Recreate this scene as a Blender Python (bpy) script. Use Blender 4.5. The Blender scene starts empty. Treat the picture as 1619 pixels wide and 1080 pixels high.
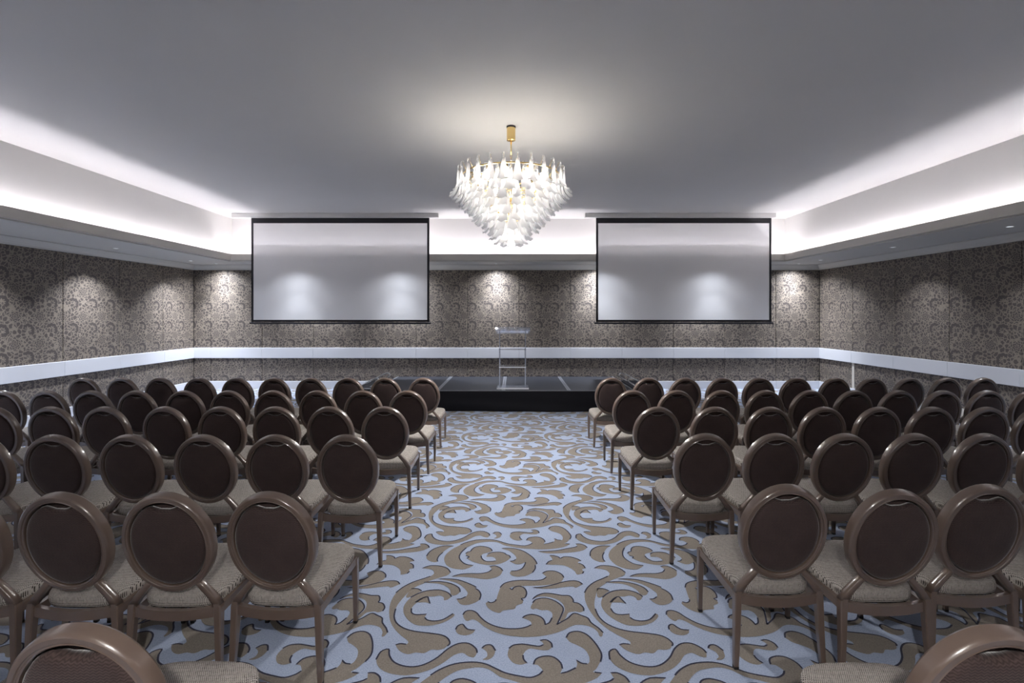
import bpy, bmesh, math, random
from mathutils import Vector, Matrix
from mathutils.geometry import tessellate_polygon
random.seed(7)
PI = math.pi
S = bpy.context.scene
C = S.collection

# ------------------------------------------------------------------ camera
F, HC, VX, VY = 773.0, 1.8, 812.0, 497.0      # focal length in pixels, eye height, vanishing point
cd = bpy.data.cameras.new('camera'); cam = bpy.data.objects.new('camera', cd); C.objects.link(cam)
cam.location = (0, 0, HC); cam.rotation_euler = (PI/2, 0, 0)
cd.sensor_width = 36; cd.lens = F/1619*36
cd.shift_x = (809.5-VX)/1619; cd.shift_y = (VY-540)/1619
cd.clip_start = .05; cd.clip_end = 100
S.camera = cam
# ------------------------------------------------------------------ world and exposure
w = bpy.data.worlds.new('world'); S.world = w; w.use_nodes = True
w.node_tree.nodes['Background'].inputs[0].default_value = (0, 0, 0, 1)
S.view_settings.view_transform = 'Standard'
try: S.view_settings.look = 'None'
except Exception: pass
S.view_settings.gamma = 1; S.view_settings.exposure = 1.35
S.view_settings.use_curve_mapping = False
S.cycles.use_denoising = True
S.cycles.max_bounces = 10; S.cycles.diffuse_bounces = 6; S.cycles.transparent_max_bounces = 24
S.cycles.sample_clamp_indirect = 6.0
S.cycles.caustics_reflective = False; S.cycles.caustics_refractive = False
# light levels
BULB_UP = 31.0; BULB = 6.0; COVE = 34.0; SPOT_BACK = 60.0; SPOT_LEFT = 60.0; SPOT_RIGHT = 24.0; LOWER_LAMP = 150.0; CORE = 2.4
COL_BULB = (1.0, .93, .84); COL_COVE = (.95, .915, 1.0); COL_SPOT = (.85, .90, 1.0)

# ------------------------------------------------------------------ helpers
def srgb(r, g, b):
    f = lambda c: (c/255/12.92) if c/255 <= .04045 else ((c/255+.055)/1.055)**2.4
    return (f(r), f(g), f(b), 1)

class N:
    """small node-graph helper"""
    def __init__(s, name):
        s.m = bpy.data.materials.new(name); s.m.use_nodes = True
        s.t = s.m.node_tree; s.b = s.t.nodes['Principled BSDF']; s.out = s.t.nodes['Material Output']
    def n(s, typ, **kw):
        nd = s.t.nodes.new(typ)
        for k, v in kw.items(): setattr(nd, k, v)
        return nd
    def l(s, a, b): s.t.links.new(a, b)
    def put(s, sock, v):
        if isinstance(v, (int, float)): sock.default_value = v
        elif isinstance(v, (tuple, list)): sock.default_value = v
        else: s.l(v, sock)
    def math(s, op, a, b=0.0, c=None, clamp=False):
        nd = s.n('ShaderNodeMath', operation=op); nd.use_clamp = clamp
        s.put(nd.inputs[0], a); s.put(nd.inputs[1], b)
        if c is not None: s.put(nd.inputs[2], c)
        return nd.outputs[0]
    def coord(s, kind='Object'): return s.n('ShaderNodeTexCoord').outputs[kind]
    def sep(s, v):
        nd = s.n('ShaderNodeSeparateXYZ'); s.l(v, nd.inputs[0]); return nd.outputs
    def comb(s, x=0.0, y=0.0, z=0.0):
        nd = s.n('ShaderNodeCombineXYZ')
        for i, v in enumerate((x, y, z)): s.put(nd.inputs[i], v)
        return nd.outputs[0]
    def noise(s, vec, scale, detail=3.0, rough=.5):
        nd = s.n('ShaderNodeTexNoise'); s.l(vec, nd.inputs['Vector'])
        nd.inputs['Scale'].default_value = scale; nd.inputs['Detail'].default_value = detail
        nd.inputs['Roughness'].default_value = rough
        return nd.outputs['Fac']
    def mix(s, fac, a, b):
        nd = s.n('ShaderNodeMix', data_type='RGBA'); s.put(nd.inputs['Factor'], fac)
        s.put(nd.inputs[6], a); s.put(nd.inputs[7], b); return nd.outputs[2]
    def ramp(s, v, lo, hi, a=0.0, b=1.0):
        nd = s.n('ShaderNodeMapRange'); nd.clamp = True; s.put(nd.inputs[0], v)
        for i, q in zip((1, 2, 3, 4), (lo, hi, a, b)): s.put(nd.inputs[i], q)
        return nd.outputs[0]
    def bump(s, h, strength=.3, dist=.002):
        nd = s.n('ShaderNodeBump'); nd.inputs['Strength'].default_value = strength
        nd.inputs['Distance'].default_value = dist; s.l(h, nd.inputs['Height'])
        s.l(nd.outputs[0], s.b.inputs['Normal'])
    def set(s, color=None, rough=None, metal=None, spec=None, **kw):
        if color is not None: s.put(s.b.inputs['Base Color'], color)
        if rough is not None: s.put(s.b.inputs['Roughness'], rough)
        if metal is not None: s.put(s.b.inputs['Metallic'], metal)
        if spec is not None: s.put(s.b.inputs['Specular IOR Level'], spec)
        for k, v in kw.items(): s.put(s.b.inputs[k.replace('_', ' ')], v)
        return s.m

def plain(name, col, rough=.5, metal=0.0, spec=.5, var=.06, scale=6.0, **kw):
    g = N(name); f = g.noise(g.coord(), scale, 4)
    a = tuple(c*(1-var) for c in col[:3])+(1,); b = tuple(min(1, c*(1+var)) for c in col[:3])+(1,)
    return g.set(g.mix(f, a, b), rough, metal, spec, **kw)

def emit(name, col, strength):
    g = N(name); g.set((.8, .8, .8, 1), .5)
    g.b.inputs['Emission Color'].default_value = tuple(col)+(1,)
    g.b.inputs['Emission Strength'].default_value = strength
    return g.m

def link(name, mesh, mat, parent=None, smooth=False):
    o = bpy.data.objects.new(name, mesh); C.objects.link(o)
    if mat is not None and not mesh.materials: mesh.materials.append(mat)
    if smooth:
        for p in mesh.polygons: p.use_smooth = True
    if parent is not None: o.parent = parent
    return o
def obj(name, bm, mat, parent=None, smooth=False):
    me = bpy.data.meshes.new(name); bmesh.ops.recalc_face_normals(bm, faces=bm.faces)
    bm.to_mesh(me); bm.free(); return link(name, me, mat, parent, smooth)
def pyobj(name, v, f, mat, parent=None, smooth=False):
    me = bpy.data.meshes.new(name); me.from_pydata(v, [], f); me.update()
    return link(name, me, mat, parent, smooth)
def empty(name, loc=(0, 0, 0), rz=0):
    o = bpy.data.objects.new(name, None); C.objects.link(o); o.location = loc; o.rotation_euler = (0, 0, rz)
    o.empty_display_size = .1; return o
def tag(o, label, cat, group=None, kind=None):
    o['label'] = label; o['category'] = cat
    if group: o['group'] = group
    if kind: o['kind'] = kind
    return o
def struct(o, label=None, cat=None):
    o['kind'] = 'structure'
    if label: o['label'] = label
    if cat: o['category'] = cat
    return o
def box(bm, x0, x1, y0, y1, z0, z1, bev=0.0, seg=1):
    r = bmesh.ops.create_cube(bm, size=1)
    for v in r['verts']:
        v.co = Vector((x0+(v.co.x+.5)*(x1-x0), y0+(v.co.y+.5)*(y1-y0), z0+(v.co.z+.5)*(z1-z0)))
    if bev:
        es = list({e for v in r['verts'] for e in v.link_edges})
        bmesh.ops.bevel(bm, geom=es, offset=bev, segments=seg, profile=.5, affect='EDGES')
def boxo(name, x0, x1, y0, y1, z0, z1, mat, parent=None, bev=0.0, seg=1):
    bm = bmesh.new(); box(bm, x0, x1, y0, y1, z0, z1, bev, seg); return obj(name, bm, mat, parent)
def sweep(bm, pts, rad, seg=8, closed=False, cap=True):
    """round tube through pts; rad a number or a list"""
    pts = [Vector(p) for p in pts]; n = len(pts); rings = []; up = None
    for i, p in enumerate(pts):
        a = pts[(i-1) % n] if (i > 0 or closed) else p
        b = pts[(i+1) % n] if (i < n-1 or closed) else p
        t = (b-a).normalized()
        if up is None:
            up = Vector((0, 0, 1)) if abs(t.z) < .9 else Vector((1, 0, 0))
        s_ = t.cross(up).normalized(); up = s_.cross(t).normalized()
        r = rad[i] if isinstance(rad, (list, tuple)) else rad
        rings.append([bm.verts.new(p+s_*math.cos(k*2*PI/seg)*r+up*math.sin(k*2*PI/seg)*r) for k in range(seg)])
    m = n if closed else n-1
    for i in range(m):
        A, B = rings[i], rings[(i+1) % n]
        for k in range(seg): bm.faces.new((A[k], A[(k+1) % seg], B[(k+1) % seg], B[k]))
    if cap and not closed: bm.faces.new(rings[0][::-1]); bm.faces.new(rings[-1])
def bar(bm, secs):
    """square bar through sections (centre, half-width x, half-depth y) stacked along z"""
    rings = []
    for c, hx, hy in secs:
        c = Vector(c); k = .25
        q = []
        for sx, sy in ((-1, -1), (1, -1), (1, 1), (-1, 1)):
            if sx*sy > 0: o = ((sx*hx, sy*hy*(1-k)), (sx*hx*(1-k), sy*hy)) if sx*sy*1 > 0 and sx < 0 else ((sx*hx, sy*hy*(1-k)), (sx*hx*(1-k), sy*hy))
            else: o = ((sx*hx*(1-k), sy*hy), (sx*hx, sy*hy*(1-k)))
            q += o
        # order the eight points by angle
        q.sort(key=lambda p: math.atan2(p[1]/hy, p[0]/hx))
        rings.append([bm.verts.new(c+Vector((x, y, 0))) for x, y in q])
    for A, B in zip(rings, rings[1:]):
        for k in range(8): bm.faces.new((A[k], A[(k+1) % 8], B[(k+1) % 8], B[k]))
    bm.faces.new(rings[0][::-1]); bm.faces.new(rings[-1])
def lathe(bm, prof, seg=24, c=(0, 0)):
    rings = [[bm.verts.new((c[0]+r*math.cos(k*2*PI/seg), c[1]+r*math.sin(k*2*PI/seg), z)) for k in range(seg)] for r, z in prof]
    for A, B in zip(rings, rings[1:]):
        for k in range(seg): bm.faces.new((A[k], A[(k+1) % seg], B[(k+1) % seg], B[k]))
    bm.faces.new(rings[0][::-1]); bm.faces.new(rings[-1])

# ------------------------------------------------------------------ materials
M = {}
M['ceiling'] = plain('ceiling_paint', (.645, .635, .62, 1), .9, var=.02, scale=1.5, spec=.1)
M['white'] = plain('white_trim_paint', (.60, .61, .64, 1), .45, var=.01)
M['soffit'] = plain('soffit_paint', (.53, .51, .47, 1), .8, var=.02, spec=.1)
M['gap'] = plain('wall_backing', (.03, .028, .026, 1), .9)
M['strip'] = emit('cove_light', COL_COVE, COVE)
M['bulb'] = emit('bulb_glow', COL_BULB, BULB); M['bulb_up'] = emit('upper_bulb_glow', COL_BULB, BULB_UP)
M['lens'] = emit('downlight_lens', COL_SPOT, .5)
M['frame'] = plain('bronze_brown_frame', srgb(97, 82, 73), .30, 0.0, .55, var=.08, scale=30, Coat_Weight=.9, Coat_Roughness=.12)
M['black'] = plain('black_rubber', (.012, .012, .013, 1), .6)
M['brass'] = plain('polished_brass', (.75, .55, .24, 1), .22, 1.0, var=.05)
M['alu'] = plain('silver_tube', (.75, .76, .78, 1), .3, .8, var=.04)
M['alu_matt'] = plain('deck_edge_metal', (.20, .21, .235, 1), .45, .3, var=.1, scale=20)
M['border'] = plain('screen_black_border', (.012, .012, .016, 1), .7)
M['bar'] = plain('screen_bottom_bar', (.02, .02, .028, 1), .35)

def damask(name, ax):
    """woven damask: rows of dark scalloped crescents and blossoms among small leaves on taupe"""
    g = N(name); o = g.sep(g.coord()); u0, v0 = o[ax], o[2]
    vec0 = g.comb(u0, v0, 0.0)
    wob = g.math('MULTIPLY', g.math('SUBTRACT', g.noise(vec0, 14, 2), .5), .035)
    wob2 = g.math('MULTIPLY', g.math('SUBTRACT', g.noise(g.comb(v0, u0, 3.0), 14, 2), .5), .035)
    u = g.math('ADD', u0, wob); v = g.math('ADD', v0, wob2)
    PU, PV = .40, .44
    def cell(du, dv):
        a = g.math('SUBTRACT', g.math('FRACT', g.math('ADD', g.math('DIVIDE', u, PU), du)), .5)
        b = g.math('SUBTRACT', g.math('FRACT', g.math('ADD', g.math('DIVIDE', v, PV), dv)), .5)
        return g.math('MULTIPLY', a, PU), g.math('MULTIPLY', b, PV)
    # crescent: a fan of toothed leaves curling over
    a, b = cell(0.0, 0.0)
    r = g.math('SQRT', g.math('ADD', g.math('MULTIPLY', a, a), g.math('MULTIPLY', b, b)))
    th = g.math('ARCTAN2', b, a)
    tooth = g.math('ABSOLUTE', g.math('SINE', g.math('MULTIPLY', th, 5.0)))
    rin = g.math('ADD', .036, g.math('MULTIPLY', tooth, .030)); rout = g.math('ADD', .104, g.math('MULTIPLY', tooth, .012))
    fan = g.math('GREATER_THAN', g.math('COSINE', g.math('SUBTRACT', th, .75)), .02)
    m1 = g.math('MULTIPLY', fan, g.math('MULTIPLY', g.math('LESS_THAN', r, rout), g.math('GREATER_THAN', r, rin)))
    halo1 = g.math('MULTIPLY', fan, g.math('MULTIPLY', g.math('LESS_THAN', r, g.math('ADD', rout, .010)), g.math('GREATER_THAN', r, g.math('SUBTRACT', rin, .018))))
    # blossom
    a, b = cell(.5, .5)
    r = g.math('SQRT', g.math('ADD', g.math('MULTIPLY', a, a), g.math('MULTIPLY', b, b)))
    th = g.math('ARCTAN2', b, a)
    lob = g.math('SINE', g.math('MULTIPLY', th, 7.0))
    pet = g.math('ADD', .088, g.math('MULTIPLY', lob, .020))
    rings = g.math('GREATER_THAN', g.math('SINE', g.math('ADD', g.math('MULTIPLY', r, 170.0), g.math('MULTIPLY', lob, 1.8))), -.35)
    m2 = g.math('MULTIPLY', g.math('LESS_THAN', r, pet), rings)
    halo2 = g.math('LESS_THAN', r, g.math('ADD', pet, .012))
    # leaves packed in between, split by pale stems
    vo = g.n('ShaderNodeTexVoronoi', feature='DISTANCE_TO_EDGE'); g.l(g.comb(g.math('ADD', u, g.math('MULTIPLY', wob2, 1.2)), g.math('ADD', v, wob), 0.0), vo.inputs['Vector']); vo.inputs['Scale'].default_value = 16.5
    lf = g.math('ADD', vo.outputs['Distance'], g.math('MULTIPLY', g.noise(vec0, 38, 3), .30))
    m3 = g.math('MULTIPLY', g.math('GREATER_THAN', lf, .25), g.math('SUBTRACT', 1.0, g.math('MAXIMUM', halo1, halo2)))
    mask = g.math('MAXIMUM', g.math('MULTIPLY', g.math('MAXIMUM', m1, m2), .95), g.math('MULTIPLY', m3, .9))
    fine = g.noise(g.comb(g.math('MULTIPLY', u0, 1.0), g.math('MULTIPLY', v0, 8.0), 0.0), 90, 2)
    light = g.mix(fine, srgb(117, 108, 97), srgb(136, 126, 114))
    dark = g.mix(fine, srgb(62, 56, 54), srgb(78, 72, 70))
    g.set(g.mix(mask, light, dark), g.ramp(mask, 0, 1, .62, .48), 0.0, .35)
    g.bump(mask, .25, .001)
    return g.m
M['damask_x'] = damask('taupe_damask_fabric', 0)
M['damask_y'] = damask('taupe_damask_fabric_side', 1)

def carpet(name, c1, c2, sc=130):
    g = N(name); v = g.coord()
    f = g.noise(v, sc, 3, .7); big = g.noise(v, 2.2, 3)
    col = g.mix(g.ramp(f, .3, .7), c1, c2)
    col = g.mix(g.ramp(big, .35, .7, 0, .22), col, tuple(c*.62 for c in c1[:3])+(1,))
    g.set(col, .97, 0, .05, Sheen_Weight=.12, Sheen_Roughness=.5); g.bump(f, .5, .004); return g.m
M['carpet'] = carpet('blue_grey_carpet', srgb(143, 157, 184), srgb(177, 190, 213))
M['scroll'] = carpet('taupe_carpet_pile', srgb(119, 113, 105), srgb(146, 139, 130))
M['outline'] = carpet('navy_carpet_line', srgb(38, 40, 58), srgb(58, 60, 80))

def pad_mat():
    g = N('dark_brown_chenille'); o = g.sep(g.coord())
    zig = g.math('MULTIPLY', g.math('ABSOLUTE', g.math('SUBTRACT', g.math('FRACT', g.math('MULTIPLY', o[0], 60.0)), .5)), 1.2)
    st = g.math('SINE', g.math('MULTIPLY', g.math('ADD', g.math('MULTIPLY', o[2], 120.0), zig), 2*PI))
    n = g.noise(g.coord(), 180, 2); big = g.noise(g.coord(), 9, 3)
    f = g.math('ADD', g.math('MULTIPLY', g.ramp(st, -1, 1), .5), g.math('MULTIPLY', n, .5))
    col = g.mix(f, srgb(38, 31, 30), srgb(84, 69, 66)); col = g.mix(g.ramp(big, .4, .7, 0, .3), col, srgb(42, 34, 33))
    g.set(col, .85, 0, .2, Sheen_Weight=.4, Sheen_Roughness=.35); g.bump(f, .4, .0015); return g.m
M['pad'] = pad_mat()
def seat_mat():
    g = N('beige_tweed_weave'); o = g.sep(g.coord()); K = 135.0
    row = g.math('FLOOR', g.math('MULTIPLY', o[1], K)); off = g.math('MULTIPLY', g.math('MODULO', g.math('ABSOLUTE', row), 2.0), .5)
    cx = g.math('ABSOLUTE', g.math('SUBTRACT', g.math('FRACT', g.math('ADD', g.math('MULTIPLY', o[0], K), off)), .5))
    cy = g.math('ABSOLUTE', g.math('SUBTRACT', g.math('FRACT', g.math('MULTIPLY', g.math('ADD', o[1], g.math('MULTIPLY', o[2], 1.0)), K)), .5))
    n = g.noise(g.coord(), 70, 3)
    d = g.math('ADD', g.math('MAXIMUM', cx, g.math('MULTIPLY', cy, .96)), g.math('MULTIPLY', g.math('SUBTRACT', n, .5), .25))
    f = g.ramp(d, .29, .45)
    col = g.mix(f, g.mix(n, srgb(168, 162, 156), srgb(212, 206, 199)), srgb(50, 45, 43))
    g.set(col, .9, 0, .1); h = g.math('SUBTRACT', 1.0, f); g.bump(h, .6, .002); return g.m
M['seat'] = seat_mat()
def acrylic():
    g = N('clear_acrylic'); g.set((.97, .985, 1, 1), .07, 0, .5, Transmission_Weight=1.0, IOR=1.45)
    tr = g.n('ShaderNodeBsdfTransparent'); tr.inputs[0].default_value = (.96, .97, 1, 1)
    mx = g.n('ShaderNodeMixShader'); mx.inputs[0].default_value = .35
    g.l(tr.outputs[0], mx.inputs[1]); g.l(g.b.outputs[0], mx.inputs[2]); g.l(mx.outputs[0], g.out.inputs[0]); return g.m
M['acrylic'] = acrylic()
def petal_mat():
    """hand-blown petal: clear stem at the top, milky white glass below"""
    g = N('milky_blown_glass'); o = g.sep(g.coord())
    n = g.noise(g.comb(g.math('MULTIPLY', o[0], 30.0), g.math('MULTIPLY', o[1], 30.0), g.math('MULTIPLY', o[2], 6.0)), 1.6, 3)
    milk = g.ramp(g.math('ADD', o[2], g.math('MULTIPLY', g.math('SUBTRACT', n, .5), -.09)), -.05, -.15, .18, .9)
    rim = g.ramp(o[2], -.31, -.32, 1, .8); milk = g.math('MULTIPLY', milk, rim)
    tr = g.n('ShaderNodeBsdfTransparent'); tr.inputs[0].default_value = (.985, .985, .985, 1)
    tl = g.n('ShaderNodeBsdfTranslucent'); tl.inputs[0].default_value = (.90, .91, .93, 1)
    df = g.n('ShaderNodeBsdfDiffuse'); df.inputs[0].default_value = (.90, .91, .93, 1)
    a = g.n('ShaderNodeMixShader'); a.inputs[0].default_value = .4; g.l(tl.outputs[0], a.inputs[1]); g.l(df.outputs[0], a.inputs[2])
    b = g.n('ShaderNodeMixShader'); g.l(milk, b.inputs[0]); g.l(tr.outputs[0], b.inputs[1]); g.l(a.outputs[0], b.inputs[2])
    gl = g.n('ShaderNodeBsdfGlossy'); gl.inputs['Roughness'].default_value = .12
    fr = g.n('ShaderNodeFresnel'); fr.inputs[0].default_value = 1.45
    c = g.n('ShaderNodeMixShader'); g.l(g.math('MULTIPLY', fr.outputs[0], .45), c.inputs[0]); g.l(b.outputs[0], c.inputs[1]); g.l(gl.outputs[0], c.inputs[2])
    g.l(c.outputs[0], g.out.inputs[0]); return g.m
M['petal'] = petal_mat()
def screen_mat():
    g = N('white_projection_fabric'); f = g.noise(g.coord(), 250, 2)
    col = g.mix(f, (.80, .80, .81, 1), (.84, .84, .85, 1))
    df = g.n('ShaderNodeBsdfDiffuse'); tl = g.n('ShaderNodeBsdfTranslucent'); g.l(col, df.inputs[0]); g.l(col, tl.inputs[0])
    a = g.n('ShaderNodeMixShader'); a.inputs[0].default_value = .22
    g.l(df.outputs[0], a.inputs[1]); g.l(tl.outputs[0], a.inputs[2]); g.l(a.outputs[0], g.out.inputs[0]); return g.m
M['screen'] = screen_mat()
def cloth(name, a, b, rough=.8):
    g = N(name); f = g.noise(g.coord(), 60, 3); return g.set(g.mix(f, a, b), rough, 0, .12)
M['skirt'] = cloth('black_stage_skirt', (.006, .006, .008, 1), (.010, .010, .013, 1), .8)
M['deck'] = plain('dark_grey_stage_deck', srgb(40, 42, 50), .55, 0, .25, var=.12, scale=5)

# ------------------------------------------------------------------ room shell
XL, XR, YB, YR = -7.75, 7.41, 11.84, -6.6
ZW, ZC = 2.87, 4.06
RAIL0, RAIL1, BASE = .742, .992, .185
def quadobj(name, v, mat): return pyobj(name, v, [(0, 1, 2, 3)], mat)
floor = struct(quadobj('floor', [(XL, YR, 0), (XR, YR, 0), (XR, YB, 0), (XL, YB, 0)], M['carpet']),
               'blue-grey carpet with taupe acanthus scrolls outlined in navy', 'carpet')
def wallbox(name, x0, x1, y0, y1, lab): return struct(boxo(name, x0, x1, y0, y1, -.1, 4.2, M['gap']), lab, 'wall')
wb = wallbox('wall_back', XL-.3, XR+.3, YB+.02, YB+.2, 'back wall clad in taupe damask fabric panels behind the stage')
wl = wallbox('wall_left', XL-.2, XL-.02, YR-.2, YB+.02, 'left side wall clad in taupe damask fabric panels')
wr = wallbox('wall_right', XR+.02, XR+.2, YR-.2, YB+.02, 'right side wall clad in taupe damask fabric panels')
wf = struct(boxo('wall_rear', XL-.3, XR+.3, YR-.2, YR, -.1, 4.2, M['damask_x']), 'rear wall in taupe damask behind the viewer', 'wall')
def joints(first, step, lo, hi):
    k = math.ceil((lo-first)/step); r = [lo]
    while first+k*step < hi:
        q = first+k*step
        if q-lo > .03 and hi-q > .03: r.append(q)
        k += 1
    return r+[hi]
GAP = .004
def panels(wall, jn, side, mat):
    for a, b in zip(jn, jn[1:]):
        for z0, z1 in ((BASE, RAIL0-.006), (RAIL1, ZW)):
            if side == 'b': q = (a+GAP, b-GAP, YB, YB+.03)
            elif side == 'l': q = (XL-.03, XL, a+GAP, b-GAP)
            else: q = (XR, XR+.03, a+GAP, b-GAP)
            boxo('fabric_panel', *q, z0, z1, mat, wall, bev=.006, seg=2)
JB = joints(.132, 1.244, XL, XR); JL = joints(10.81, 1.2, YR, YB); JR = joints(10.69, 1.187, YR, YB)
panels(wb, JB, 'b', M['damask_x']); panels(wl, JL, 'l', M['damask_y']); panels(wr, JR, 'r', M['damask_y'])
# pale joint strip on the right wall below the rail
boxo('joint_strip', XR-.012, XR+.01, 10.62, 10.69, BASE, RAIL0-.006, plain('pale_joint_strip', srgb(190, 184, 174), .6), wr)
# dado rail and baseboards, board by board
def boards(tname, pname, side, jn, z0, z1, depth, lab, cat):
    if side == 'b': base = boxo(tname, XL+.01, XR-.01, YB-.004, YB+.005, z0+.004, z1-.004, M['gap'])
    elif side == 'l': base = boxo(tname, XL-.005, XL+.004, YR+.01, YB-.01, z0+.004, z1-.004, M['gap'])
    else: base = boxo(tname, XR-.004, XR+.005, YR+.01, YB-.01, z0+.004, z1-.004, M['gap'])
    struct(base, lab, cat); g = .0012
    for a, b in zip(jn, jn[1:]):
        if side == 'b': boxo(pname, max(a, XL+depth)+g, min(b, XR-depth)-g, YB-depth, YB, z0, z1, M['white'], base, .003)
        elif side == 'l': boxo(pname, XL, XL+depth, a+g, b-g, z0, z1, M['white'], base, .003)
        else: boxo(pname, XR-depth, XR, a+g, b-g, z0, z1, M['white'], base, .003)
for i, (s, jn, w_) in enumerate((('b', JB, 'back'), ('l', JL, 'left'), ('r', JR, 'right'))):
    boards('trim_%d' % (i+1), 'rail_board', s, jn, RAIL0, RAIL1, .035, 'wide white dado rail along the %s wall' % w_, 'dado rail')
    boards('baseboard_%s' % w_, 'skirting_board', s, jn, 0, BASE, .025, 'white baseboard along the %s wall' % w_, 'baseboard')
# ceiling, cove walls, soffit and cornice: rectangles joined ring to ring (xl, xr, yrear, yback, z)
def rings(name, R, mat, fill=False, smooth=False):
    v, f = [], []
    for xl, xr, yr, yb, z in R: v += [(xl, yr, z), (xr, yr, z), (xr, yb, z), (xl, yb, z)]
    for i in range(len(R)-1):
        for k in range(4): a, b = 4*i+k, 4*i+(k+1) % 4; f.append((a, b, b+4, a+4))
    if fill: f.append((0, 1, 2, 3))
    return pyobj(name, v, f, mat, None, smooth)
LXL, LXR, LYR, LYB = -6.42, 6.15, -5.6, 11.10       # face of the cove lip
CXL, CXR, CYR, CYB = -6.66, 6.41, -5.86, 11.57      # cove wall
struct(rings('ceiling', [(CXL, CXR, CYR, CYB, ZC), (CXL, CXR, CYR, CYB, 3.03)], M['ceiling'], True), 'grey-white raised tray ceiling with lit cove walls', 'ceiling')
i_ = .035
struct(rings('trim_4', [(CXL-.01, CXR+.01, CYR-.01, CYB+.01, 3.03), (LXL-i_, LXR+i_, LYR-i_, LYB+i_, 3.03), (LXL-i_, LXR+i_, LYR-i_, LYB+i_, 3.17), (LXL, LXR, LYR, LYB, 3.17),
        (LXL, LXR, LYR, LYB, 3.025), (LXL-.05, LXR+.05, LYR-.05, LYB+.05, 3.025), (LXL-.05, LXR+.05, LYR-.05, LYB+.05, 3.005), (LXL-.09, LXR+.09, LYR-.09, LYB+.09, 2.995),
        (XL+.1, XR-.1, YR+.1, YB-.1, 2.995)], M['soffit']), 'pale grey soffit with upstand lip hiding the cove light', 'soffit')
cr = [(.1, 2.995), (.1, 2.98), (.085, 2.965), (.05, 2.93), (.03, 2.90), (.025, 2.875), (-.02, 2.87)]
struct(rings('trim_5', [(XL+d, XR-d, YR+d, YB-d, z) for d, z in cr], M['soffit']), 'moulded cornice at the top of the walls', 'cornice')
# cove light strips, lying in the trough
def strip(x0, x1, y0, y1, lab):
    t = tag(empty('cove_light_strip', ((x0+x1)/2, (y0+y1)/2, 3.031)), lab, 'light strip'); a, b = (x1-x0)/2, (y1-y0)/2
    boxo('channel', -a, a, -b, b, 0, .040, M['soffit'], t); boxo('diffuser', -a+.001, a-.001, -b+.001, b-.001, .040, .054, M['strip'], t)
strip(-6.552, -6.532, CYR+.1, CYB-.2, 'hidden white light strip in the left cove')
strip(6.282, 6.302, CYR+.1, CYB-.2, 'hidden white light strip in the right cove')
strip(CXL+.2, CXR-.2, 11.19, 11.21, 'hidden white light strip in the back cove above the stage')
strip(CXL+.2, CXR-.2, -5.71, -5.69, 'hidden white light strip in the rear cove behind the viewer')
# recessed downlights in the soffit
def downlight(x, y, watts, lab, grp, spill=(104, .5)):
    t = tag(empty('recessed_downlight', (x, y, 2.995)), lab, 'downlight', grp)
    bm = bmesh.new(); n = 20
    a = [(.055, -.0005), (.052, -.006), (.042, -.006), (.040, .0)]
    rr = [[bm.verts.new((r*math.cos(k*2*PI/n), r*math.sin(k*2*PI/n), z)) for k in range(n)] for r, z in a]
    for A, B in zip(rr, rr[1:]):
        for k in range(n): bm.faces.new((A[k], A[(k+1) % n], B[(k+1) % n], B[k]))
    obj('trim_ring', bm, M['soffit'], t)
    bm = bmesh.new(); lathe(bm, [(.038, -.001), (.038, -.003), (.03, -.004)], 16); obj('lens', bm, M['lens'], t)
    for nm, e, ang, bl in (('downlight_spill', watts, *spill), ('downlight_beam', watts*CORE, 80, 1.0)):      # wide spill and tight core of one reflector
        ld = bpy.data.lights.new(nm, 'SPOT'); ld.energy = e; ld.color = COL_SPOT
        ld.spot_size = math.radians(ang); ld.spot_blend = bl; ld.shadow_soft_size = .035
        lo = bpy.data.objects.new(nm, ld); C.objects.link(lo); lo.parent = t; lo.location = (0, 0, -.03)
NTH = ['first', 'second', 'third', 'fourth', 'fifth', 'sixth', 'seventh', 'eighth']
for k, x in enumerate((-7.0, -4.84, -2.55, -.41, 1.98, 4.45, 6.72)):
    downlight(x, 11.52, SPOT_BACK, 'round downlight in the back wall soffit, %s from the left' % NTH[k], 'downlights along the back wall', (145, 1.0))
for k, y in enumerate((10.9, 8.85, 6.8, 4.75, 2.7, .65, -1.4, -3.5)):
    downlight(-7.2, y, SPOT_LEFT, 'round downlight in the left wall soffit, %s from the back wall' % NTH[k], 'downlights along the left wall')
for k, y in enumerate((10.75, 8.7, 6.65, 4.6, 2.55, .5, -1.5, -3.6)):
    downlight(6.75, y, SPOT_RIGHT, 'round downlight in the right wall soffit, %s from the back wall' % NTH[k], 'downlights along the right wall')

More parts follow.
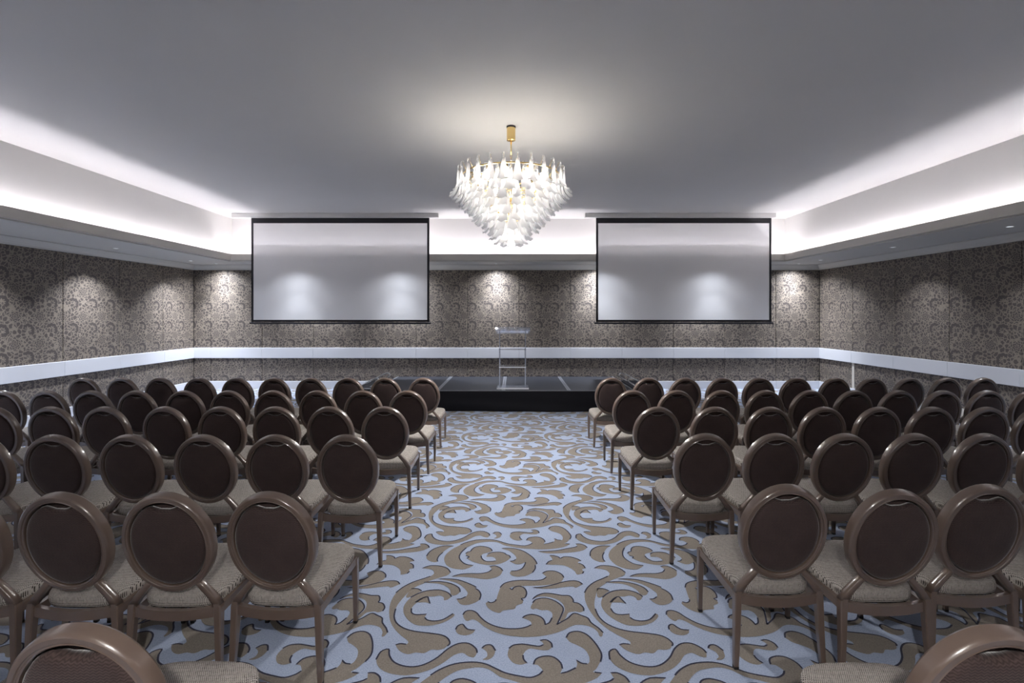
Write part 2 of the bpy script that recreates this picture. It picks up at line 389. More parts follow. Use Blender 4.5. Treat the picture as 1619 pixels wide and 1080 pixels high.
# ------------------------------------------------------------------ carpet scrolls
# one repeat of the pattern: each motif is an outline in plan; '*' entries start a navy-outlined edge, '/' ends it
PX, PY = 1.218, 1.378
def plan(crop, x, y):
    x0, y0, k = {1: (560, 880, .21), 2: (820, 880, .21), 3: (580, 790, .1482), 4: (800, 790, .1482)}[crop]
    px, py = x0+x*k, y0+y*k; Y = F*HC/(py-VY); return ((px-VX)/F*Y, Y)
MOT = [
 (2, '* 570 90 620 70 700 75 760 92 803 122 / 795 142 750 160 700 180 650 207 600 245 580 300 570 355 * 575 395 600 450 650 500 730 540 830 565 960 580 1060 595 1120 620 1158 655 1153 675 / 1140 695 1100 705 1050 703 1015 730 950 724 905 737 850 725 800 700 * 760 668 790 659 838 664 / 842 648 815 628 740 590 660 540 590 480 530 400 500 330 * 497 275 520 235 570 195 640 165 672 150 / 685 130 660 105 620 95'),
 (2, '* 632 310 670 280 720 260 800 253 870 268 915 290 932 305 / 920 325 895 330 880 310 840 295 800 302 750 306 715 332 695 365 * 692 392 715 425 760 440 835 436 / * 838 460 870 480 930 488 990 475 1033 432 / 1050 440 1045 465 1000 500 930 520 850 522 790 510 720 475 660 430 625 380 622 340'),
 (2, '* 690 347 715 320 750 304 775 325 806 356 / 770 347 730 347'),
 (2, '* 655 196 760 190 860 205 940 235 974 268 / 965 287 940 295 915 285 890 255 850 230 780 207 700 201'),
 (2, '* 590 243 640 245 682 262 / 650 285 615 310 590 300'),
 (2, '* 745 171 820 170 900 178 980 200 1040 220 1074 234 / * 1072 242 1110 260 1145 290 1160 328 / 1140 350 1090 367 1035 358 * 985 322 1018 320 1042 304 / 1040 280 1010 255 960 225 900 200 820 181'),
 (1, '* 735 153 800 135 870 130 950 130 1010 118 1038 98 / * 1020 78 1060 72 1100 88 1118 110 / 1100 140 1060 160 1000 172 930 166 850 156'),
 (1, '* 1100 235 1130 205 1190 187 1270 180 1360 183 1420 175 1448 155 / * 1418 128 1450 112 1510 112 1560 135 1577 160 / 1560 190 1500 210 1400 220 1300 222 1225 226 1190 232 * 1170 240 1190 252 1203 236 1240 225 1280 240 1297 275 1285 310 1258 318 1272 334 / 1265 355 1222 370 1208 395 1165 401 1120 408 1095 426 1050 416 1010 390 990 356 * 1005 342 1030 350 1060 340 1070 325 / 1082 285'),
 (2, '* 105 236 180 232 260 215 330 195 400 184 450 190 480 210 / 460 222 430 236 405 227 350 231 260 242 180 244'),
 (1, '* 820 440 840 415 880 408 920 425 950 460 1000 500 1070 530 1150 545 1240 545 1300 532 1335 515 / 1330 494 1305 478 * 1268 465 1290 448 1340 438 1400 455 1430 485 1437 517 / * 1438 515 1470 500 1491 462 / 1490 428 1460 406 1410 406 1370 394 1345 399 1328 385 * 1345 350 1370 325 1430 315 1490 328 1540 355 1573 392 1560 440 1525 514 / * 1527 514 1570 490 1612 465 1640 438 1665 430 1708 445 1758 465 1783 500 1838 540 1873 575 / 1868 600 1848 602 1833 570 1798 540 1748 522 1688 515 1638 525 1568 560 1488 585 1388 603 1300 608 1238 605 1150 595 1060 570 980 530 930 490 890 475 850 488 825 465'),
 (2, '* 105 325 140 295 200 278 270 285 325 295 380 297 408 325 410 346 / * 412 348 450 355 485 385 488 412 / 460 422 430 415 390 420 370 430 350 470 310 492 330 440 347 400 330 355 290 325 220 305 150 305'),
 (1, '* 765 552 780 525 815 512 835 535 860 552 910 556 / 890 580 840 595 790 588 768 568'),
 (3, '* 1000 485 1060 460 1160 435 1280 427 1370 435 1440 455 1510 475 1600 488 1680 495 1740 482 1767 465 / 1752 452 1732 440 * 1704 437 1724 412 1784 400 1844 405 1889 430 1899 456 / * 1884 477 1934 470 1994 452 / 2004 436 * 1999 418 2034 432 2074 435 / 2089 425 2089 400 2064 370 2014 350 1964 335 * 1939 315 1964 292 2024 285 2084 300 2134 335 2169 375 2176 400 2164 425 / 2134 455 2109 468 * 2119 472 2167 476 / 2134 495 2064 515 1964 528 1864 533 1764 528 1644 522 1544 505 1470 490 1400 460 1330 450 1250 455 1180 465 1110 490 * 1060 515 1010 560 985 610 1000 650 1050 690 1135 705 / 1100 725 1040 745 970 745 900 730 850 700 825 650 830 610 860 570 920 525'),
 (3, '* 1055 577 1080 560 1105 555 1125 530 1160 508 1220 500 1290 512 1325 530 1336 552 / 1310 565 1270 572 1237 583 * 1220 600 1220 617 1235 640 1270 660 1330 662 1378 655 / 1370 630 1340 613 1300 612 1275 610 * 1290 585 1330 568 1400 562 1460 570 1490 590 1520 600 1530 622 / 1500 650 1440 680 1360 697 1280 698 1200 685 1130 665 1095 645 * 1070 628 1092 612 1060 598 /'),
 (4, '* -45 523 30 520 110 530 180 550 240 585 290 625 320 665 328 690 / * 310 700 310 740 280 780 / 250 800 190 820 120 825 60 810 40 785 * 55 765 120 760 175 735 205 690 208 670 / 195 675 150 690 100 690 * 40 660 80 655 105 640 / 110 620 90 590 40 552 -10 536'),
 (3, '* 638 605 670 560 730 522 820 497 925 497 / 880 515 840 540 * 810 565 770 600 750 640 755 662 / 730 670 690 665 650 645 635 622'),
 (4, '* 345 556 440 553 550 545 650 525 735 510 762 498 / * 745 475 790 475 840 492 865 515 / 830 540 760 558 650 570 500 577 400 570'),
 (4, '* 465 598 510 600 560 615 580 630 620 612 690 615 760 635 800 657 / 768 668 * 775 680 820 700 845 735 / 812 746 * 828 768 815 790 / 760 803 735 770 690 735 620 705 550 697 480 697 * 430 694 455 665 492 650 / 490 630'),
 (3, '* 615 415 640 380 690 368 700 395 735 425 800 443 880 448 960 435 1040 405 1110 365 1180 342 1250 342 1300 365 1310 385 / 1290 405 1250 400 1210 385 1150 395 1090 425 1010 455 920 475 830 485 730 478 660 460 625 437'),
 (3, '* 1345 364 1370 350 1410 350 1438 375 / 1425 400 1390 415 1350 415 1380 402 1378 380'),
 (4, '* 50 365 80 350 140 345 200 350 260 355 292 347 / 285 337 * 268 328 310 325 345 340 350 360 / 320 372 270 372 200 365 165 376 * 145 395 150 415 172 431 / 130 438 80 430 45 405 40 385'),
]
def cat(p0, p1, p2, p3, t):
    f = lambda a, b, c, d: .5*((2*b)+(-a+c)*t+(2*a-5*b+4*c-d)*t*t+(-a+3*b-3*c+d)*t**3)
    return (f(p0[0], p1[0], p2[0], p3[0]), f(p0[1], p1[1], p2[1], p3[1]))
sv, sf, ov, of = [], [], [], []
LW = .0092
for crop, txt in MOT:
    pts, dark, on, brk = [], [], False, []
    tok = txt.split(); i = 0
    while i < len(tok):
        if tok[i] == '*': on = True; brk.append(len(pts)); i += 1
        elif tok[i] == '/': on = False; brk.append(len(pts)-1); dark[-1] = False; i += 1
        else: pts.append(plan(crop, float(tok[i]), float(tok[i+1]))); dark.append(on); i += 2
    n = len(pts); SUB = 3; fine, fd = [], []
    for k in range(n):
        P = [pts[(k+j) % n] for j in (-1, 0, 1, 2)]
        if k in brk: P[0] = P[1]                       # keep the tips sharp
        if (k+1) % n in brk: P[3] = P[2]
        for s in range(SUB): fine.append(cat(*P, s/SUB)); fd.append(dark[k])
    area = sum(a[0]*b[1]-b[0]*a[1] for a, b in zip(fine, fine[1:]+fine[:1]))
    if area < 0: fine.reverse(); fd.reverse(); fd = fd[1:]+fd[:1]
    tri = tessellate_polygon([[Vector((x, y, 0)) for x, y in fine]])
    b0 = len(sv); sv += fine
    for t in tri: sf.append(tuple(b0+q for q in t))
    m = len(fine)
    nor = []
    for k in range(m):
        a, b = fine[k-1], fine[(k+1) % m]; d = math.hypot(b[0]-a[0], b[1]-a[1]) or 1
        nor.append(((b[1]-a[1])/d, -(b[0]-a[0])/d))
    for k in range(m):
        if not fd[k]: continue
        b0 = len(ov); q = (k+1) % m
        for j in (k, q):
            ov.append((fine[j][0]+nor[j][0]*LW*.6, fine[j][1]+nor[j][1]*LW*.6)); ov.append((fine[j][0]-nor[j][0]*LW*.4, fine[j][1]-nor[j][1]*LW*.4))
        of.append((b0, b0+1, b0+3, b0+2))
def tile(v2, f, z, name, mat, lab):
    V, Fc = [], []
    for i in range(-7, 7):
        for j in range(-6, 7):
            dx, dy = i*PX-.0*j, j*PY; b0 = len(V); ok = []
            for x, y in v2: V.append((x+dx, y+dy, z))
            for t in f:
                if all(XL < V[b0+q][0] < XR and -5.5 < V[b0+q][1] < YB for q in t): Fc.append(tuple(b0+q for q in t))
    used = sorted({q for t in Fc for q in t}); mp = {q: k for k, q in enumerate(used)}
    me = bpy.data.meshes.new(name); me.from_pydata([V[q] for q in used], [], [tuple(mp[q] for q in t) for t in Fc]); me.update()
    bm = bmesh.new(); bm.from_mesh(me)
    for fc in bm.faces:
        if fc.normal.z < 0: fc.normal_flip()
    bm.to_mesh(me); bm.free()
    o = link(name, me, mat, floor); o['kind'] = 'stuff'; o['label'] = lab
tile(sv, sf, .0012, 'carpet_scroll', M['scroll'], 'taupe acanthus scrolls woven into the carpet')
tile(ov, of, .0018, 'carpet_outline', M['outline'], 'thin navy outlines along the carpet scrolls')

# ------------------------------------------------------------------ stage
SZ, SY0, SY1 = .389, 9.06, 11.06
st = tag(empty('stage_platform', (0, 10, 0)), 'low black-skirted portable stage of dark grey deck panels under the screens', 'stage')
def rel(o, p): o.parent = p; o.matrix_parent_inverse = Matrix.Translation(-Vector(p.location)); return o
xs = [-2.63, -1.41, -.19, 1.03, 2.25]
for a, b in zip(xs, xs[1:]):
    d = rel(boxo('deck_panel', a+.003, b-.003, SY0, SY1, SZ-.06, SZ, M['deck'], bev=.003), st)
    for e0, e1 in ((a+.003, a+.035), (b-.035, b-.003)):
        e = boxo('edge_strip', e0, e1, SY0+.002, SY1-.002, SZ-.01, SZ+.0025, M['alu_matt'])
        e.parent = d
rel(boxo('front_trim', xs[0], xs[-1], SY0-.006, SY0-.001, SZ-.012, SZ+.002, M['alu_matt'], bev=.001), st)
def skirt(name, p0, p1, nrm):
    bm = bmesh.new(); n, mz = 160, 14; L = math.dist(p0, p1); g = []
    for i in range(n+1):
        t = i/n; col = []
        for k in range(mz+1):
            s = k/mz; s_ = t*L
            off = .012*math.sin(s_*5.1+1.3*math.sin(s_*2.3)+2.2*s)*s+.016*s*math.sin(s_*1.7+3*s)+.010*math.sin(9*s+2.0*math.sin(s_*1.1))*s
            off += .03*s*s*s*max(0, math.sin(s_*1.9+.5))
            z = (SZ-.013)*(1-s)+.004*s
            col.append(bm.verts.new((p0[0]+(p1[0]-p0[0])*t+nrm[0]*(off+.012), p0[1]+(p1[1]-p0[1])*t+nrm[1]*(off+.012), z)))
        g.append(col)
    for i in range(n):
        for k in range(mz): bm.faces.new((g[i][k], g[i+1][k], g[i+1][k+1], g[i][k+1]))
    o = obj(name, bm, M['skirt'], None, True); md = o.modifiers.new('thick', 'SOLIDIFY'); md.thickness = .003
    return rel(o, st)
skirt('skirt', (xs[0], SY0), (xs[-1], SY0), (0, -1))
skirt('skirt', (xs[0], SY1), (xs[0], SY0), (-1, 0)); skirt('skirt', (xs[-1], SY0), (xs[-1], SY1), (1, 0))
for x in (-2.5, -1.41, -.19, 1.03, 2.12):
    for y in (SY0+.12, SY1-.12): rel(boxo('support_leg', x-.02, x+.02, y-.02, y+.02, 0, SZ-.06, M['alu_matt']), st)
# a pair of stage steps with hairpin tube rails, one at each end
def steps(sx, x0, lab):
    t = tag(empty('stage_steps', (x0, 9.95, 0)), lab, 'steps')
    A = lambda a, b: (min(sx*a, sx*b), max(sx*a, sx*b))
    for nm, a, b, z in (('upper_tread', .03, .36, .385), ('lower_tread', .36, .66, .195)):
        q = A(a, b); tr = boxo(nm, q[0], q[1], -.57, .55, z-.03, z, M['deck'], t, .003)
        boxo('nosing', q[0], q[1], -.577, -.571, z-.022, z+.001, M['alu'], tr, .001)
        boxo('riser', q[0]+.01, q[1]-.01, -.555, .535, .0, z-.03, M['border'], t)
    for y in (-.42, .42):
        bm = bmesh.new(); pts = []
        P0 = [(.64, .205), (.50, .215), (.30, .30), (.06, .43), (.0, .47), (-.03, .51), (.0, .55), (.06, .545), (.16, .50), (.34, .395)]
        for i in range(len(P0)-1):
            p = [P0[max(0, i-1)], P0[i], P0[i+1], P0[min(len(P0)-1, i+2)]]
            for s in range(4): q = cat(*p, s/4); pts.append((sx*q[0], y, q[1]))
        pts.append((sx*P0[-1][0], y, P0[-1][1]))
        sweep(bm, pts, .012, 8); obj('tube_rail', bm, M['alu'], t, True)
steps(1, 2.27, 'short dark stage steps with silver tube rails at the right end')
steps(-1, -2.65, 'short dark stage steps with silver tube rails at the left end')

# ------------------------------------------------------------------ lectern
def lectern():
    t = tag(empty('lectern', (-.015, 9.36, SZ+.003)), 'clear acrylic lectern with shelves standing at the stage front', 'lectern')
    A = M['acrylic']; E = plain('edge_glint_paint', (.72, .75, .80, 1), .3, var=.1, scale=25)  # pale colour imitates light caught along the clear acrylic edges and book stop
    boxo('painted_edge_glint', -.30, .30, -.195, -.191, .003, .027, E, boxo('base_plate', -.305, .305, -.19, .19, 0, .03, A, t, .004))
    for x in (-.25, .24):
        for y in (-.13, .13):
            bm = bmesh.new(); lathe(bm, [(.010, .031), (.010, 1.03 if y > 0 else 1.115)], 12, (x, y)); obj('post', bm, A, t, True)
    boxo('painted_edge_glint', -.258, .248, -.155, -.151, .401, .417, E, boxo('lower_shelf', -.262, .252, -.15, .15, .40, .418, A, t, .003))
    boxo('middle_shelf', -.262, .252, -.15, .15, .735, .753, A, t, .003)
    bm = bmesh.new(); box(bm, -.33, .33, -.23, .23, 0, .016, .003); bmesh.ops.rotate(bm, verts=bm.verts, matrix=Matrix.Rotation(-.30, 3, 'X'))
    bmesh.ops.translate(bm, verts=bm.verts, vec=(0, 0, 1.09)); obj('reading_top', bm, A, t)
    bm = bmesh.new(); box(bm, -.30, .30, .205, .222, .016, .05, .002); bmesh.ops.rotate(bm, verts=bm.verts, matrix=Matrix.Rotation(-.30, 3, 'X'))
    bmesh.ops.translate(bm, verts=bm.verts, vec=(0, 0, 1.09)); obj('book_stop', bm, E, t)
lectern()

# ------------------------------------------------------------------ projection screens
def screen(x0, x1, hx0, hx1, lab):
    Y = 11.0; ZT, ZB = 3.965, 1.60
    t = tag(empty('projection_screen', ((x0+x1)/2, Y, ZB)), lab, 'projector screen')
    R = lambda o: rel(o, t)
    R(boxo('housing', hx0, hx1, Y-.09, Y+.06, ZT, ZC-.001, M['ceiling'], bev=.004))
    bw = .048; f0, f1, g0, g1 = x0+bw, x1-bw, ZB+.075, ZT-.115
    R(pyobj('screen_fabric', [(f0, Y, g0), (f1, Y, g0), (f1, Y, g1), (f0, Y, g1)], [(0, 1, 2, 3)], M['screen']))
    for nm, q in (('black_border', (x0, f0, ZB, ZT)), ('black_border', (f1, x1, ZB, ZT)), ('black_border', (f0, f1, g1, ZT)), ('black_border', (f0, f1, ZB+.03, g0))):
        R(boxo(nm, q[0], q[1], Y-.003, Y+.003, q[2], q[3], M['border']))
    bm = bmesh.new(); pr = []
    for k in range(10): a = k*2*PI/10; pr.append((.016*math.cos(a), .022*math.sin(a)))
    L = [[bm.verts.new((x, Y+p[0], ZB+p[1])) for p in pr] for x in (x0-.03, x1+.03)]
    for k in range(10): bm.faces.new((L[0][k], L[0][(k+1) % 10], L[1][(k+1) % 10], L[1][k]))
    bm.faces.new(L[0]); bm.faces.new(L[1][::-1]); bb = R(obj('bottom_bar', bm, M['bar'], None, True))
    for x in (x0-.034, x1+.03):
        e = boxo('end_cap', x, x+.004, Y-.018, Y+.018, ZB-.024, ZB+.024, M['border']); e.parent = bb
screen(-5.90, -1.895, -6.30, -1.68, 'large white roll-down projection screen hanging left of the chandelier')
screen(1.855, 5.80, 1.60, 5.86, 'large white roll-down projection screen hanging right of the chandelier')

# ------------------------------------------------------------------ chandelier
def chandelier(cx, cy, lab):
    t = tag(empty('chandelier', (cx, cy, 2.6)), lab, 'chandelier', 'glass petal chandeliers')
    z = lambda a: a-2.6
    bm = bmesh.new(); lathe(bm, [(.035, z(3.885)), (.052, z(3.89)), (.052, z(4.038)), (.035, z(4.04))], 24); cp = obj('ceiling_canopy', bm, M['brass'], t, False)
    bm = bmesh.new(); lathe(bm, [(.055, z(4.04)), (.055, z(4.059))], 24); obj('canopy_collar', bm, M['border'], cp)
    bm = bmesh.new(); sweep(bm, [(0, 0, z(3.89)), (0, 0, z(3.72))], .008, 8); obj('stem', bm, M['brass'], t, True)
    # chain links down to the hub
    for k in range(5):
        bm = bmesh.new(); r = []
        for a in range(12):
            q = a*2*PI/12; p = Vector((.010*math.cos(q), 0, .026*math.sin(q)))
            if k % 2: p = Vector((0, p.x, p.z))
            r.append(p+Vector((0, 0, z(3.70-.042*k))))
        sweep(bm, r, .0035, 6, closed=True); obj('chain_link', bm, M['brass'], t, True)
    bm = bmesh.new(); sweep(bm, [(0, 0, z(3.51)), (0, 0, z(2.86))], .014, 8); obj('centre_rod', bm, M['brass'], t, True)
    # petal mesh: hooked clear stem widening into a curled bell
    NU, NV = 12, 8; v, f = [], []
    for i in range(NU+1):
        u = i/NU; zz = -.32*u
        half = .018+.012*u+.036*max(0, (u-.15)/.85)**1.3
        rad = .004+.02*u**2+.07*max(0, (u-.55)/.45)**2
        arch = .018+.012*u
        if i == 0: half = .006; 
        for j in range(NV+1):
            a = (j/NV-.5)*2; ang = a*PI*.5*(1.0 if u < .3 else 1.0-.25*(u-.3)/.7)
            scal = (.010*math.cos(a*PI*1.5)-.006) if i == NU else 0
            v.append((half*math.sin(ang)/math.sin(PI*.5*(1.0 if u < .3 else 1.0-.25*(u-.3)/.7)), rad+arch*(math.cos(ang)-.5), zz-scal))
    W = NV+1
    for i in range(NU):
        for j in range(NV): f.append((i*W+j, i*W+j+1, (i+1)*W+j+1, (i+1)*W+j))
    # folded-over loop at the head of the stem
    b0 = len(v); K = 6
    for i in range(K+1):
        q = i/K*PI
        for j in range(5):
            a = (j/4-.5)*2; v.append((.017*a*.9, -.014+.022*math.cos(q)*(1-.3*abs(a)), .002+.016*math.sin(q)*(1-.4*a*a)))
    for i in range(K):
        for j in range(4): f.append((b0+i*5+j, b0+i*5+j+1, b0+(i+1)*5+j+1, b0+(i+1)*5+j))
    pm = bpy.data.meshes.new('glass_petal'); pm.from_pydata(v, [], f); pm.update()
    cnt = [26, 24, 22, 19, 17, 14, 11, 9, 6]
    for k, n in enumerate(cnt):
        r = .635-.0675*k; zz = z(3.535-.0735*k)
        bm = bmesh.new(); rr = r-.055
        sweep(bm, [(rr*math.cos(a*2*PI/40), rr*math.sin(a*2*PI/40), zz-.085) for a in range(40)], .008 if k == 0 else .005, 6, closed=True)
        ring = obj('brass_ring', bm, M['brass'], t, True)
        if k % 2 == 0:
            for a in range(4):
                q = a*PI/2+.4; bm = bmesh.new(); sweep(bm, [(.012*math.cos(q), .012*math.sin(q), zz-.085), (rr*math.cos(q), rr*math.sin(q), zz-.085)], .006, 6); obj('spoke', bm, M['brass'], t, True)
        bm = bmesh.new()
        for a in range(n):
            q = (a+.5*(k % 2))*2*PI/n+.13*k
            sweep(bm, [(rr*math.cos(q), rr*math.sin(q), zz-.08), ((r-.012)*math.cos(q), (r-.012)*math.sin(q), zz+.006)], .0028, 5)
            o = link('glass_petal', pm, M['petal'], t, True)
            o.location = (r*math.cos(q), r*math.sin(q), zz); o.rotation_euler = (random.uniform(-.03, .03), random.uniform(-.04, .04), q-PI/2+random.uniform(-.06, .06))
            s_ = random.uniform(.95, 1.05); o.scale = (s_, s_, random.uniform(.96, 1.04))
        obj('petal_hooks', bm, M['brass'], ring, True)['kind'] = 'stuff'
    # lamps between the tiers
    def bulb(x, y, zz, mt='bulb'):
        bm = bmesh.new(); lathe(bm, [(.004, zz-.0855), (.02, zz-.08), (.028, zz-.02), (.022, zz+.008), (.012, zz+.022)], 12, (x, y)); b = obj('bulb', bm, M[mt], t, True)
        bm = bmesh.new(); lathe(bm, [(.012, zz+.023), (.013, zz+.06), (.010, zz+.07)], 10, (x, y)); obj('socket', bm, M['brass'], b)
    for k in range(10): q = k*2*PI/10+.2; bulb(.40*math.cos(q), .40*math.sin(q), z(3.43), 'bulb_up')
    for k in range(6): q = k*2*PI/6; bulb(.22*math.cos(q), .22*math.sin(q), z(3.06))
    bulb(0, 0, z(2.78))
    bm = bmesh.new(); lathe(bm, [(.03, z(2.69)), (.045, z(2.64)), (.047, z(2.632)), (.03, z(2.634))], 16); rl = obj('reflector_lamp', bm, M['bulb'], t)
    ld = bpy.data.lights.new('reflector_beam', 'SPOT'); ld.energy = LOWER_LAMP; ld.color = (1.0, .96, .93); ld.spot_size = math.radians(164); ld.spot_blend = .8; ld.shadow_soft_size = .05
    lo = bpy.data.objects.new('reflector_beam', ld); C.objects.link(lo); lo.parent = rl; lo.location = (0, 0, z(2.60))
chandelier(-.03, 5.88, 'tiered chandelier of milky glass petals hanging between the screens and the chairs')
chandelier(-.03, -.60, 'added unseen glass petal chandelier lighting the near rows from behind the viewer')  # added out of view to brighten the near floor and chair backs

# ------------------------------------------------------------------ chairs
LEAN = math.radians(11.5); OA, OB = .216, .257; OZ = .706
def lean(p):       # chair back plane: tilted about the x axis through the foot of the oval
    x, y, zz = p; d = zz-(OZ-OB); return (x, y*math.cos(LEAN)-d*math.sin(LEAN)+.012, OZ-OB+.004+d*math.cos(LEAN)+y*math.sin(LEAN))
CH = {}
def mesh_of(bm, name):
    me = bpy.data.meshes.new(name); bmesh.ops.recalc_face_normals(bm, faces=bm.faces); bm.to_mesh(me); bm.free()
    return me
def chair_meshes():
    for s in (-1, 1):
        bm = bmesh.new(); bar(bm, [((s*.222, -.012, .016), .012, .013), ((s*.214, -.004, .18), .0155, .017), ((s*.208, .004, .37), .018, .021), ((s*.203, .005, .392), .0175, .021)])
        CH['rear', s] = mesh_of(bm, 'rear_leg')
        bm = bmesh.new(); bar(bm, [((s*.222, -.012, .002), .0125, .0135), ((s*.222, -.012, .016), .0128, .0138)]); CH['rcap', s] = mesh_of(bm, 'foot_cap')
        bm = bmesh.new(); bar(bm, [((s*.217, .468, .016), .011, .012), ((s*.219, .464, .2), .015, .016), ((s*.216, .458, .384), .018, .019)]); CH['front', s] = mesh_of(bm, 'front_leg')
        bm = bmesh.new(); bar(bm, [((s*.217, .468, .002), .0115, .0125), ((s*.217, .468, .016), .0118, .0128)]); CH['fcap', s] = mesh_of(bm, 'foot_cap')
        bm = bmesh.new(); p = [(s*.204, .005, .385), (s*.178, .004, .425), (s*.135, .0, .475), (s*.112, -.004, .505)]
        bar(bm, [(q, .0215-.0015*i, .021-.001*i) for i, q in enumerate(p)]); CH['post', s] = mesh_of(bm, 'back_post')
        bm = bmesh.new()       # side rail
        for a, b in (((s*.203, .01), (s*.218, .455)),):
            v = []
            for (x, y), (zt, zb) in ((a, (.368, .325)), (b, (.393, .350))):
                for dx in (-.011, .011): v += [bm.verts.new((x+dx, y, zb)), bm.verts.new((x+dx, y, zt))]
            for q in ((0, 1, 3, 2), (4, 5, 7, 6), (0, 1, 5, 4), (2, 3, 7, 6), (1, 3, 7, 5), (0, 2, 6, 4)): bm.faces.new([v[i] for i in q])
        CH['side', s] = mesh_of(bm, 'side_rail')
    def bow(name, hw, y0, sag, z0, z1, th):
        bm = bmesh.new(); R = []; n = 12
        for i in range(n+1):
            x = -hw+2*hw*i/n; y = y0-sag*(1-(x/hw)**2); c = .12*(1-(x/hw)**2)*.1
            R.append([bm.verts.new(q) for q in ((x, y-th, z0-c), (x, y-th, z1-c), (x, y+th, z1-c), (x, y+th, z0-c))])
        for A, B in zip(R, R[1:]):
            for k in range(4): bm.faces.new((A[k], A[(k+1) % 4], B[(k+1) % 4], B[k]))
        bm.faces.new(R[0]); bm.faces.new(R[-1][::-1]); CH[name] = mesh_of(bm, name)
    bow('rear_rail', .192, .004, .016, .326, .374, .012); bow('front_rail', .205, .462, -.03, .350, .392, .011)
    # oval back frame: moulded section swept round the ellipse
    prof = [(.0, -.014), (-.003, -.022), (-.008, -.0265), (-.022, -.0275), (-.0245, -.023), (-.0275, -.0225), (-.031, -.025), (-.035, -.022), (-.0375, -.012), (-.038, .016), (-.034, .024), (-.02, .028), (-.004, .024), (0, .018)]
    bm = bmesh.new(); n = 56; R = []
    for i in range(n):
        a = i*2*PI/n; nx, nz = math.cos(a)/OA, math.sin(a)/OB; d = math.hypot(nx, nz); nx, nz = nx/d, nz/d
        R.append([bm.verts.new(lean((OA*math.cos(a)+nx*r, y, OZ+OB*math.sin(a)+nz*r))) for r, y in prof])
    for i in range(n):
        A, B = R[i], R[(i+1) % n]
        for k in range(len(prof)): bm.faces.new((A[k], A[(k+1) % len(prof)], B[(k+1) % len(prof)], B[k]))
    CH['oval'] = mesh_of(bm, 'back_frame')
    def pad(name, notch, y0, bulge, sgn):
        bm = bmesh.new(); n = 48; a0, b0 = OA-.036, OB-.036; rings_ = []
        prf = [(1.0, 0.0), (1.0, .45), (.985, .72), (.95, .88), (.88, .96), (.7, 1.02), (.45, 1.07), (.2, 1.1)]
        for s, h in prf:
            ring = []
            for i in range(n):
                a = i*2*PI/n; x = a0*s*math.cos(a); zz = b0*s*math.sin(a)
                if notch:
                    dip = .028*math.exp(-(x/.052)**4)+.014*math.exp(-(x/.085)**4); zz -= dip*max(0, math.sin(a))**.5*(s**3)
                    zz *= .985; x *= .975
                ring.append(bm.verts.new(lean((x, y0+sgn*bulge*h, OZ+zz))))
            rings_.append(ring)
        for A, B in zip(rings_, rings_[1:]):
            for k in range(n): bm.faces.new((A[k], A[(k+1) % n], B[(k+1) % n], B[k]))
        bm.faces.new(rings_[-1]); bm.faces.new(rings_[0][::-1]); CH[name] = mesh_of(bm, name)
    pad('back_pad', True, .010, .040, -1); pad('front_pad', False, .012, .034, 1)
    # seat cushion: rounded trapezium with a domed top
    bm = bmesh.new(); n = 64; layers = [(.955, -.012), (.985, .0), (1.0, .018), (1.0, .032), (.985, .046), (.95, .056), (.86, .063), (.65, .068), (.35, .071), (.1, .072)]
    R = []
    for s, h in layers:
        ring = []
        for i in range(n):
            a = i*2*PI/n; ex = 2/5.0
            ux = math.copysign(abs(math.cos(a))**ex, math.cos(a)); uy = math.copysign(abs(math.sin(a))**ex, math.sin(a))
            y = .255+.24*uy*s; hw = .196+.042*((y-.015)/.48); x = hw*ux*s
            if uy > 0: y += .012*(1-ux*ux)*s
            zz = .362+h+.034*((y-.015)/.48)
            ring.append(bm.verts.new((x, y, zz)))
        R.append(ring)
    for A, B in zip(R, R[1:]):
        for k in range(n): bm.faces.new((A[k], A[(k+1) % n], B[(k+1) % n], B[k]))
    bm.faces.new(R[0][::-1]); bm.faces.new(R[-1]); CH['seat'] = mesh_of(bm, 'seat')
    for k, me in CH.items():
        if k in ('oval', 'back_pad', 'front_pad', 'seat') or (isinstance(k, tuple) and k[0] in ('post',)):
            for p in me.polygons: p.use_smooth = True
            if k == 'oval': me.set_sharp_from_angle(angle=math.radians(32))
        mat = M['pad'] if k in ('back_pad', 'front_pad') else M['seat'] if k == 'seat' else M['black'] if isinstance(k, tuple) and k[0].endswith('cap') else M['frame']
        me.materials.append(mat)
chair_meshes()
def chair(x, y, yaw, label, group, caps):
    t = tag(empty('banquet_chair', (x, y, .0), yaw), label, 'chair', group)
    for s in (-1, 1):
        for nm, cp in (('rear', 'rcap'), ('front', 'fcap')):
            l = link('leg', CH[nm, s], None, t)
            if caps: link('foot_cap', CH[cp, s], None, l)
        link('back_post', CH['post', s], None, t); link('seat_rail', CH['side', s], None, t)
    link('seat_rail', CH['rear_rail'], None, t); link('seat_rail', CH['front_rail'], None, t)
    link('back_frame', CH['oval'], None, t); link('back_pad', CH['back_pad'], None, t); link('front_pad', CH['front_pad'], None, t)
    link('seat', CH['seat'], None, t)
    return t
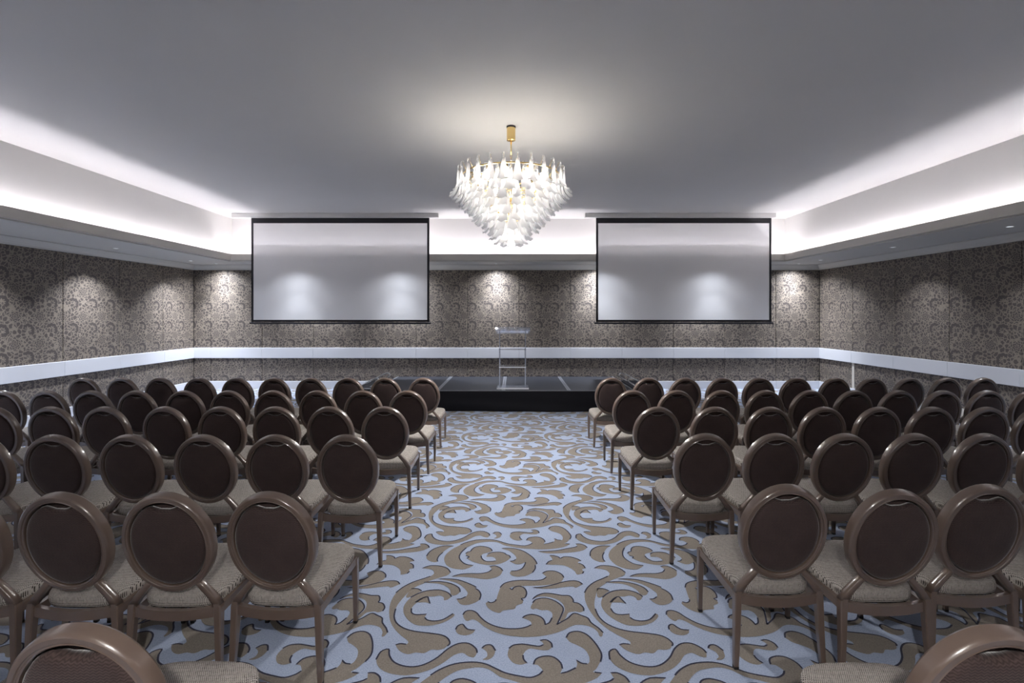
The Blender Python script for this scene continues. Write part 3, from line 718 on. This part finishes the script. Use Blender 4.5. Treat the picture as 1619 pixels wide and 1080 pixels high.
# rows from the stage towards the viewer: top of the back (pixel row) and centre of each back (pixel column), aisle chair first
ORD = ['first', 'second', 'third', 'fourth', 'fifth', 'sixth', 'seventh', 'eighth', 'ninth', 'tenth', 'eleventh']
ROWN = ['front row by the stage', 'second row from the stage', 'third row from the stage', 'fourth row from the stage', 'fifth row from the stage', 'last row, nearest the viewer']
LEFT = [(597, [670, 610, 552, 493, 435, 377, 317, 256, 196, 135]), (617.5, [645, 575, 504, 436, 366, 295, 219, 151, 84, 11]),
        (643, [609, 523, 438, 352, 265, 170, 87, -6]), (688, [550.5, 438.6, 326, 209, 91.5, -26]), (781, [432, 270, 106, -59]), (997, [143, -135])]
RIGHT = [(597, [966, 1023, 1080, 1139, 1197, 1257, 1318, 1376, 1432, 1490, 1545]), (617, [999, 1064, 1134, 1202, 1273, 1343, 1411, 1478, 1550, 1616]),
         (643.5, [1037.6, 1128.6, 1214, 1297, 1385, 1467, 1554, 1638]), (686, [1113, 1222, 1330, 1440, 1543, 1653]), (768, [1236.6, 1396, 1548, 1705]), (1000, [1552])]
TWEAK = {('r', 4, 1): (776, None), ('l', 4, 0): (780, -2.5)}
for sd, rows, side in (('l', LEFT, 'left'), ('r', RIGHT, 'right')):
    for ri, (ty, cols) in enumerate(rows):
        for ci, px in enumerate(cols):
            yaw = random.uniform(-1.6, 1.6); t_y = ty
            if (sd, ri, ci) in TWEAK:
                a, b = TWEAK[sd, ri, ci]; t_y = a
                if b is not None: yaw = b
            ztop = .457+2*OB*math.cos(LEAN)
            Yt = (HC-ztop-.004)*F/(t_y-VY); Yr = Yt+2*OB*math.sin(LEAN)+.013       # depth of the rear feet
            X = (px-VX)/F*(Yt+.025+OB*math.sin(LEAN))
            if ci: X = min(X, last-.492) if sd == 'l' else max(X, last+.492)       # neighbours touch, never overlap
            last = X
            lab = 'brown oval-back banquet chair, %s from the aisle, %s block, %s' % (ORD[ci], side, ROWN[ri])
            chair(X, Yr, math.radians(yaw), lab, 'oval-back chairs in the %s block' % side, ri >= 2)
